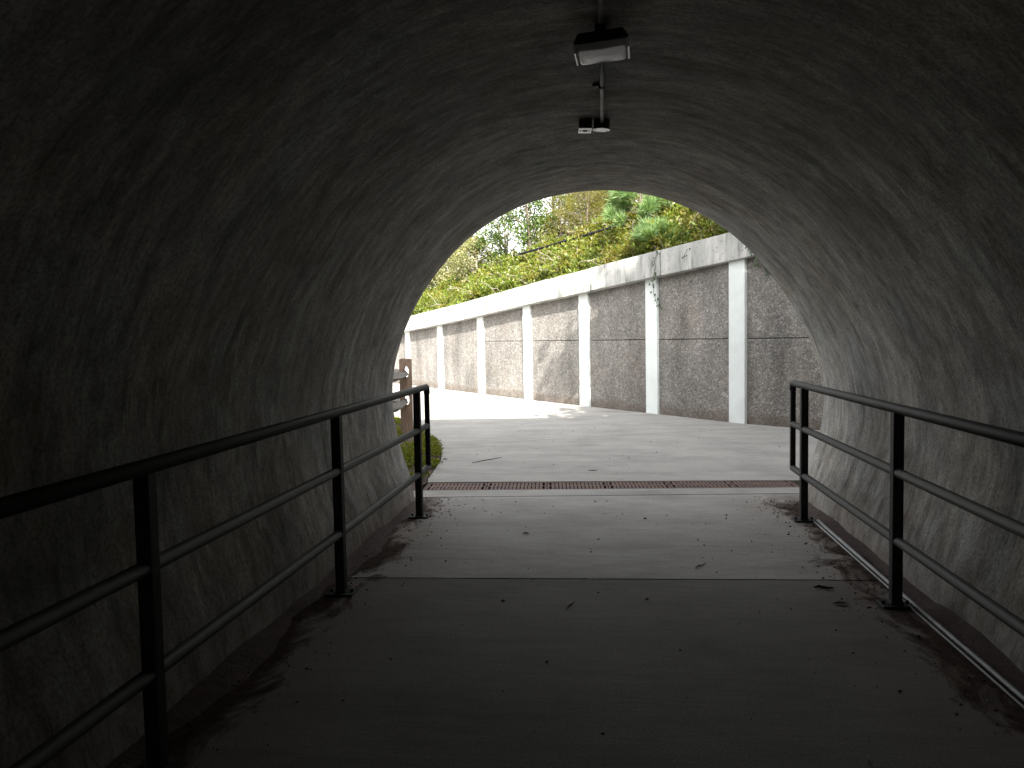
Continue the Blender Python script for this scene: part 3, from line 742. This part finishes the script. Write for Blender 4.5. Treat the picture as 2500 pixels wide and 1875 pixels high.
# leafy saplings with sky between them
for px, n_, H, W, lab, nl in [(1230, 2.2, 1.9, .75, 'dark green leafy sapling, leftmost of those with sky between them', 2600),
                              (1300, 2.0, 2.1, .8, 'dark green leafy sapling with bare forked stems amid the sky gap', 3000),
                              (1355, 2.5, 2.3, .7, 'dark green leafy sapling at the right edge of the sky gap', 2600)]:
    broad_tree('leafy_sapling', lab, at(px, 560, n_), H, W, MAT['broad'], nl, .085, 26, .18, 3, 'saplings against the sky', cat='sapling', density=.22)
# pale sunlit bushes at the left
for px, n_, H, W, lab in [(1040, 1.6, 1.0, .8, 'pale sunlit bush at the left edge of the tunnel mouth'),
                          (1100, 1.9, 1.25, .8, 'pale yellowish bush with pinkish tips left of the saplings'),
                          (1160, 1.5, 1.35, .7, 'pale bush in front of the leftmost sapling'),
                          (1000, 2.6, 1.3, .9, 'pale bush half hidden by the left tunnel wall'),
                          (1060, 2.2, 1.6, .9, 'pale green bush filling the gap by the left rim of the tunnel mouth'),
                          (1115, 2.3, 2.0, .8, 'tall pale pinkish bush standing against the sky left of the saplings')]:
    broad_tree('pale_bush', lab, at(px, 620, n_), H, W, MAT['pale'], 6400, .075, 46, .05, 4, 'pale bushes on the slope', 'greybark', 'bush', .22)
for px, dist, H, W, lab in [(1080, 13, 5.5, 2.2, 'yellowish tree far behind the pale bushes'), (1330, 19, 7.0, 1.8, 'thin pale tree far behind the saplings'),
                            (1480, 9, 5.0, 2.2, 'leafy tree standing behind the junipers'), (1640, 8, 4.6, 2.2, 'leafy tree behind the pine, right of centre')]:
    broad_tree('background_tree', lab, at(px, 560, dist), H, W, MAT['pale'] if px < 1400 else MAT['broad'], 9000 if px != 1330 else 3500, .13, 60, .1, 2, 'trees far behind the slope', cat='tree', density=.2)

# black pipe lying on the slope
hp = [(1255, 624), (1300, 612), (1407, 581), (1470, 562), (1527, 546), (1600, 524), (1675, 503), (1800, 466)]
def on_off(px, py, o):
    r = photo_ray(px, py); best = None
    for y in np.linspace(10, 30, 1200):
        p = wall_at(y, o); e = abs(p.x/p.y-r.x/r.y)
        if best is None or e < best[0]: best = (e, p)
    p = best[1]; t = p.y/r.y; return Vector((p.x, p.y, CAM_H+r.z*t))
m = MB(); m.tube([on_off(px, py, -1.22) for px, py in hp], .030, 8)
pr = tag(empty('black_pipe'), 'black drainage pipe slanting across the creepers past the pine', 'pipe'); m.build('pipe', MAT['hose'], pr, True)
for px, py in ((1375, 590), (1440, 571), (1640, 513)):
    a = on_off(px-5, py+1.5, -1.22); b = on_off(px+5, py-1.5, -1.22); m = MB(); m.tube([a, b], .042, 8); m.build('coupling', MAT['hose'], pr, True)

# ------------------------------------------------------------------ trees on the embankment that shade the mouth
proto = None
for i, (x, y, H, W, lab) in enumerate([(4.2, 4.6, 5.3, 2.15, 'dense tree on the bank above the tunnel, nearest the tunnel axis'), (6.9, 4.9, 5.2, 2.3, 'dense tree on the bank above the tunnel, between its two neighbours'),
                                       (9.9, 5.2, 5.6, 2.5, 'dense tree on the bank above the tunnel, at the right end of the row')]):
    broad_tree('bank_tree', lab, (x, y, 4.3), H, W, MAT['broad'], 11000, .26, 90, .0, 1, 'trees on the bank above the tunnel', cat='tree', density=.2)

# ------------------------------------------------------------------ mossy bed left of the mouth
bed = [(-6.5, 7.2), (-1.83, 7.2)] + [(x-.01, y) for x, y in BED] + [(-40, 39), (-40, 7.2)]
bm = bmesh.new(); f = bm.faces.new([bm.verts.new((x, y, -.004)) for x, y in bed]); bmesh.ops.triangulate(bm, faces=[f]); 
me = D.meshes.new('planting_bed'); bm.to_mesh(me); bm.free(); tag(link('planting_bed', me, MAT['soil']), kind='structure')
bx = np.array([p[0] for p in BED]); by = np.array([p[1] for p in BED])
P = []; Dd = []; Sz = []
for _ in range(5200):
    y = random.uniform(7.75, 14.2); xe = float(np.interp(y, by, bx)); x = xe-.03-2.6*random.random()**1.4
    c = patchn(x, y, 1.9, 5)+.35*patchn(x, y, 6, 9)
    if c < (-.12 if y > 8.7 else .12): continue
    k = 9; z = max(.005, .02+.05*(c+.2)*random.random()); P.append(np.array([x, y, z])+rng.normal(size=(k, 3))*[.03, .03, .008]); Dd.append(rdirs(k, .45)); Sz.append(rng.uniform(.016, .036 if y > 9.3 else .055, k))
P = np.concatenate(P); P[:, 2] = np.maximum(P[:, 2], .002)
tag(link('moss', leaf_mesh('moss', P, np.concatenate(Dd), np.concatenate(Sz), .7), MAT['moss']), kind='stuff', label='low bright green moss and weeds in the curved bed by the path', cat='moss')

# ------------------------------------------------------------------ split rail fence
def holed_post(loc, rz, label, holes, w_=.176, dp=.11, H=1.17):
    m = MB(); z = -.15; hw = w_/2
    def ring_block(z0, z1, zc, cx, rx, rz_):
        n = 16; P1 = []
        sq = []
        for k in range(n):
            a = 2*math.pi*k/n+math.pi/n; c, s = math.cos(a), math.sin(a)
            t = min((hw-cx*np.sign(c))/abs(c) if abs(c) > 1e-6 else 9, ((z1-zc) if s > 0 else (zc-z0))/abs(s) if abs(s) > 1e-6 else 9)
            sq.append((cx+c*t, zc+s*t)); P1.append((cx+c*rx, zc+s*rz_))
        # snap nearest outer points to the corners
        for X_, Z_ in ((-hw, z0), (hw, z0), (hw, z1), (-hw, z1)):
            j = min(range(n), key=lambda q: (sq[q][0]-X_)**2+(sq[q][1]-Z_)**2); sq[j] = (X_, Z_)
        vs = [(x, y, zz) for y in (-dp/2, dp/2) for ring in (sq, P1) for x, zz in ring]
        fs = []
        for k in range(n):
            q = (k+1) % n
            fs += [(k, q, n+q, n+k), (2*n+k, 3*n+k, 3*n+q, 2*n+q), (n+k, n+q, 3*n+q, 3*n+k), (k, 2*n+k, 2*n+q, q)]
        m.add(vs, fs)
    for zc, cx in holes:
        z0, z1 = zc-.12, zc+.12
        if z0 > z: m.box(-hw, hw, -dp/2, dp/2, z, z0)
        ring_block(z0, z1, zc, cx, .042, .085); z = z1
    m.box(-hw, hw, -dp/2, dp/2, z, H-.02)
    m.hexa([(-hw,-dp/2,H-.02),(hw,-dp/2,H-.02),(hw,dp/2,H-.02),(-hw,dp/2,H-.02),(-hw+.015,-dp/2+.012,H),(hw-.02,-dp/2+.012,H+.004),(hw-.02,dp/2-.012,H),(-hw+.015,dp/2-.012,H-.004)])
    return m
fence = tag(empty('split_rail_fence', (-3.0, 11.54, 0)), 'weathered wooden split rail fence beside the mossy bed outside the tunnel', 'fence')
HO = [(.545, .012), (.965, .012)]
fo = holed_post(None, 0, '', HO).build('post', MAT['wood'], fence); fo.rotation_euler = (0, 0, R(6))
for dx, dy in ((-.12, -2.9), (-1.75, 2.35), (-3.5, 4.7)):
    c = fo.copy(); COL.objects.link(c); c.parent = fence; c.location = (dx, dy, 0); c.rotation_euler = (0, 0, R(6 if dy < 0 else 36))
def split_rail(a, b, seed):
    random.seed(seed); a, b = Vector(a), Vector(b); d = (b-a).normalized(); s = d.cross(Vector((0, 0, 1))).normalized(); u = s.cross(d)
    sec = [(-.080, -.03), (0, -.082), (.072, -.02), (.050, .055), (-.02, .075)]
    m = MB(); n = 7; vs = []
    for i in range(n):
        t = i/(n-1); k = [.5, .92, 1, 1.04, 1, .92, .5][i]; c = a.lerp(b, t)+Vector((random.uniform(-.012, .012), 0, random.uniform(-.012, .012)))
        vs += [c+s*x*k*random.uniform(.93, 1.07)+u*z*k*random.uniform(.93, 1.07) for x, z in sec]
    ns_ = len(sec)
    fs = [(i*ns_+k, i*ns_+(k+1) % ns_, (i+1)*ns_+(k+1) % ns_, (i+1)*ns_+k) for i in range(n-1) for k in range(ns_)]+[tuple(range(ns_)), tuple((n-1)*ns_+k for k in range(ns_))]
    m.add(vs, fs); m.build('rail', MAT['railwood'], fence)
for zz, sd in ((.50, 1), (.925, 2)):
    split_rail((.0, -.0, zz), (-.12, -2.9, zz-.01), sd)
    split_rail((-.03, .06, zz+.02), (-1.75, 2.35, zz+.01), sd+10); split_rail((-1.75, 2.35, zz+.01), (-3.5, 4.7, zz), sd+20)
random.seed(21)

# ------------------------------------------------------------------ ivy strands on the wall
def strand(label, pts, o=OV+.01, leafs=14, size=.055):
    q = [Vector(on_off(1400+x*.2953, 450+y*.2953, oo)) for x, y, oo in pts]
    root = tag(empty('ivy_strand', q[0]), label, 'ivy', 'ivy strands on the retaining wall'); q = [p-q[0] for p in q]
    m = MB(); m.tube(q, .004, 5); m.build('stem', MAT['twig'], root)
    for k in range(leafs):
        mm = MB()
        t = k/(leafs-1)*(len(q)-1); i = min(int(t), len(q)-2); c = q[i].lerp(q[i+1], t-i)+Vector((random.uniform(-.05,.05), -.02, random.uniform(-.03,.03)))
        s = size*random.uniform(.6, 1.2); a = random.uniform(-.8, .8); n_ = Vector((-.75, -.6, random.uniform(-.2, .5))).normalized(); r_ = n_.cross(Vector((0, 0, 1))).normalized(); d_ = (n_.cross(r_)*math.cos(a)+r_*math.sin(a)).normalized()
        if d_.z > 0: d_ = -d_
        r_ = n_.cross(d_)
        mm.add([c, c+r_*s*.5+d_*s*.3, c+d_*s, c-r_*s*.5+d_*s*.3, c+d_*s*.35+n_*s*.12], [(0,1,4),(1,2,4),(2,3,4),(3,0,4)])
        mm.build('leaf', MAT['ivy'], root)
o1 = OV+.012
strand('ivy strand hanging over the coping onto the second white pilaster from the right', [(705,555,o1),(672,625,o1),(680,680,o1),(662,765,o1),(655,830,.065),(665,900,.065),(690,985,.065),(702,1020,.065)], leafs=24)
strand('short dark ivy strand on the coping between the two right pilasters', [(945,535,o1),(925,570,o1),(900,615,o1)], leafs=5, size=.035)
strand('ivy strand drooping off the coping at the right, by the tunnel edge', [(1440,500,o1),(1460,535,o1),(1500,560,o1),(1508,620,o1),(1530,665,.03)], leafs=12, size=.06)
strand('small ivy tuft on the dark panel at the far right', [(1600,640,.03),(1610,665,.03),(1590,700,.03),(1600,735,.03)], leafs=9, size=.06)

# ------------------------------------------------------------------ litter on the floor
P = []
for _ in range(1500):
    sd = random.choice((-1, 1)); y = 6.9-9*random.random()**1.3; x = sd*(1.62-abs(random.gauss(0, .22)))
    P.append((x, y, .004))
for _ in range(130): P.append((random.uniform(-1.2, 1.2), random.uniform(1.5, 7), .003))
for _ in range(160): P.append((random.uniform(-1.6, 3), random.uniform(7.9, 13), .003))
dd = rdirs(len(P)); dd[:, 2] = abs(dd[:, 2])*.4
tag(link('grit', leaf_mesh('grit', P, dd, rng.uniform(.006, .022, len(P)), .6), MAT['twig']), kind='stuff', label='dark grit and leaf crumbs scattered over the floor', cat='grit')
def twig(label, a, b, r=.004, z=.006):
    A_, B_ = gpt(*a), gpt(*b); q = [A_, A_.lerp(B_, .3)+Vector((0, .02, 0)), A_.lerp(B_, .7)+Vector((0, -.012, 0)), B_]
    m = MB(); m.tube([p-A_+Vector((0, 0, z)) for p in q], r, 5, taper=[.6, 1, .9, .5]); o = m.build('twig', MAT['twig']); o.location = A_; tag(o, label, 'twig', 'twigs on the path')
twig('long thin twig on the sunless path beyond the grate', (1153, 1131), (1226, 1117), .0045)
twig('short twig on the path far beyond the right half of the grate', (1437, 1150), (1458, 1149), .004)
twig('forked twig on the tunnel floor right of centre', (1698, 1389), (1723, 1376), .004)
twig('thin twig across the tunnel floor left of centre near the second joint', (1383, 1489), (1402, 1470), .004)
twig('dark stick on the floor near the second right railing post', (1988, 1437), (2035, 1438), .008, .009)
def litter(label, px, py, s, mat, a=0):
    c = gpt(px, py); m = MB(); n = 8
    vs = [(math.cos(2*math.pi*k/n)*s*(1 if k % 4 else 1.25), math.sin(2*math.pi*k/n)*s*.42, .004+.010*abs(math.sin(2*math.pi*k/n))) for k in range(n)]+[(0, 0, .003)]
    m.add(vs, [(k, (k+1) % n, n) for k in range(n)]); o = m.build('fallen_leaf', MAT[mat]); o.location = c; o.rotation_euler.z = a; tag(o, label, 'leaf', 'fallen leaves on the floor')
litter('green leaf on the dark floor near the second right railing post', 2052, 1476, .036, 'greenleaf', 0)
litter('dark curled leaf on the path beside the mossy bed', 1086, 1122, .028, 'brownleaf', .1)
litter('small brown leaf on the floor near the far joint, centre', 1575, 1268, .013, 'brownleaf', .4)
litter('small brown leaf on the floor left of centre before the joint', 1443, 1350, .008, 'brownleaf', 1)
litter('brown leaf on the floor beyond the joint, left of centre', 1284, 1304, .022, 'brownleaf', 0)
litter('brown leaf on the dark floor right of centre in the foreground', 1580, 1466, .012, 'brownleaf', .6)
litter('pale leaf in the silt under the left railing', 1228, 1470, .012, 'brownleaf', .6)
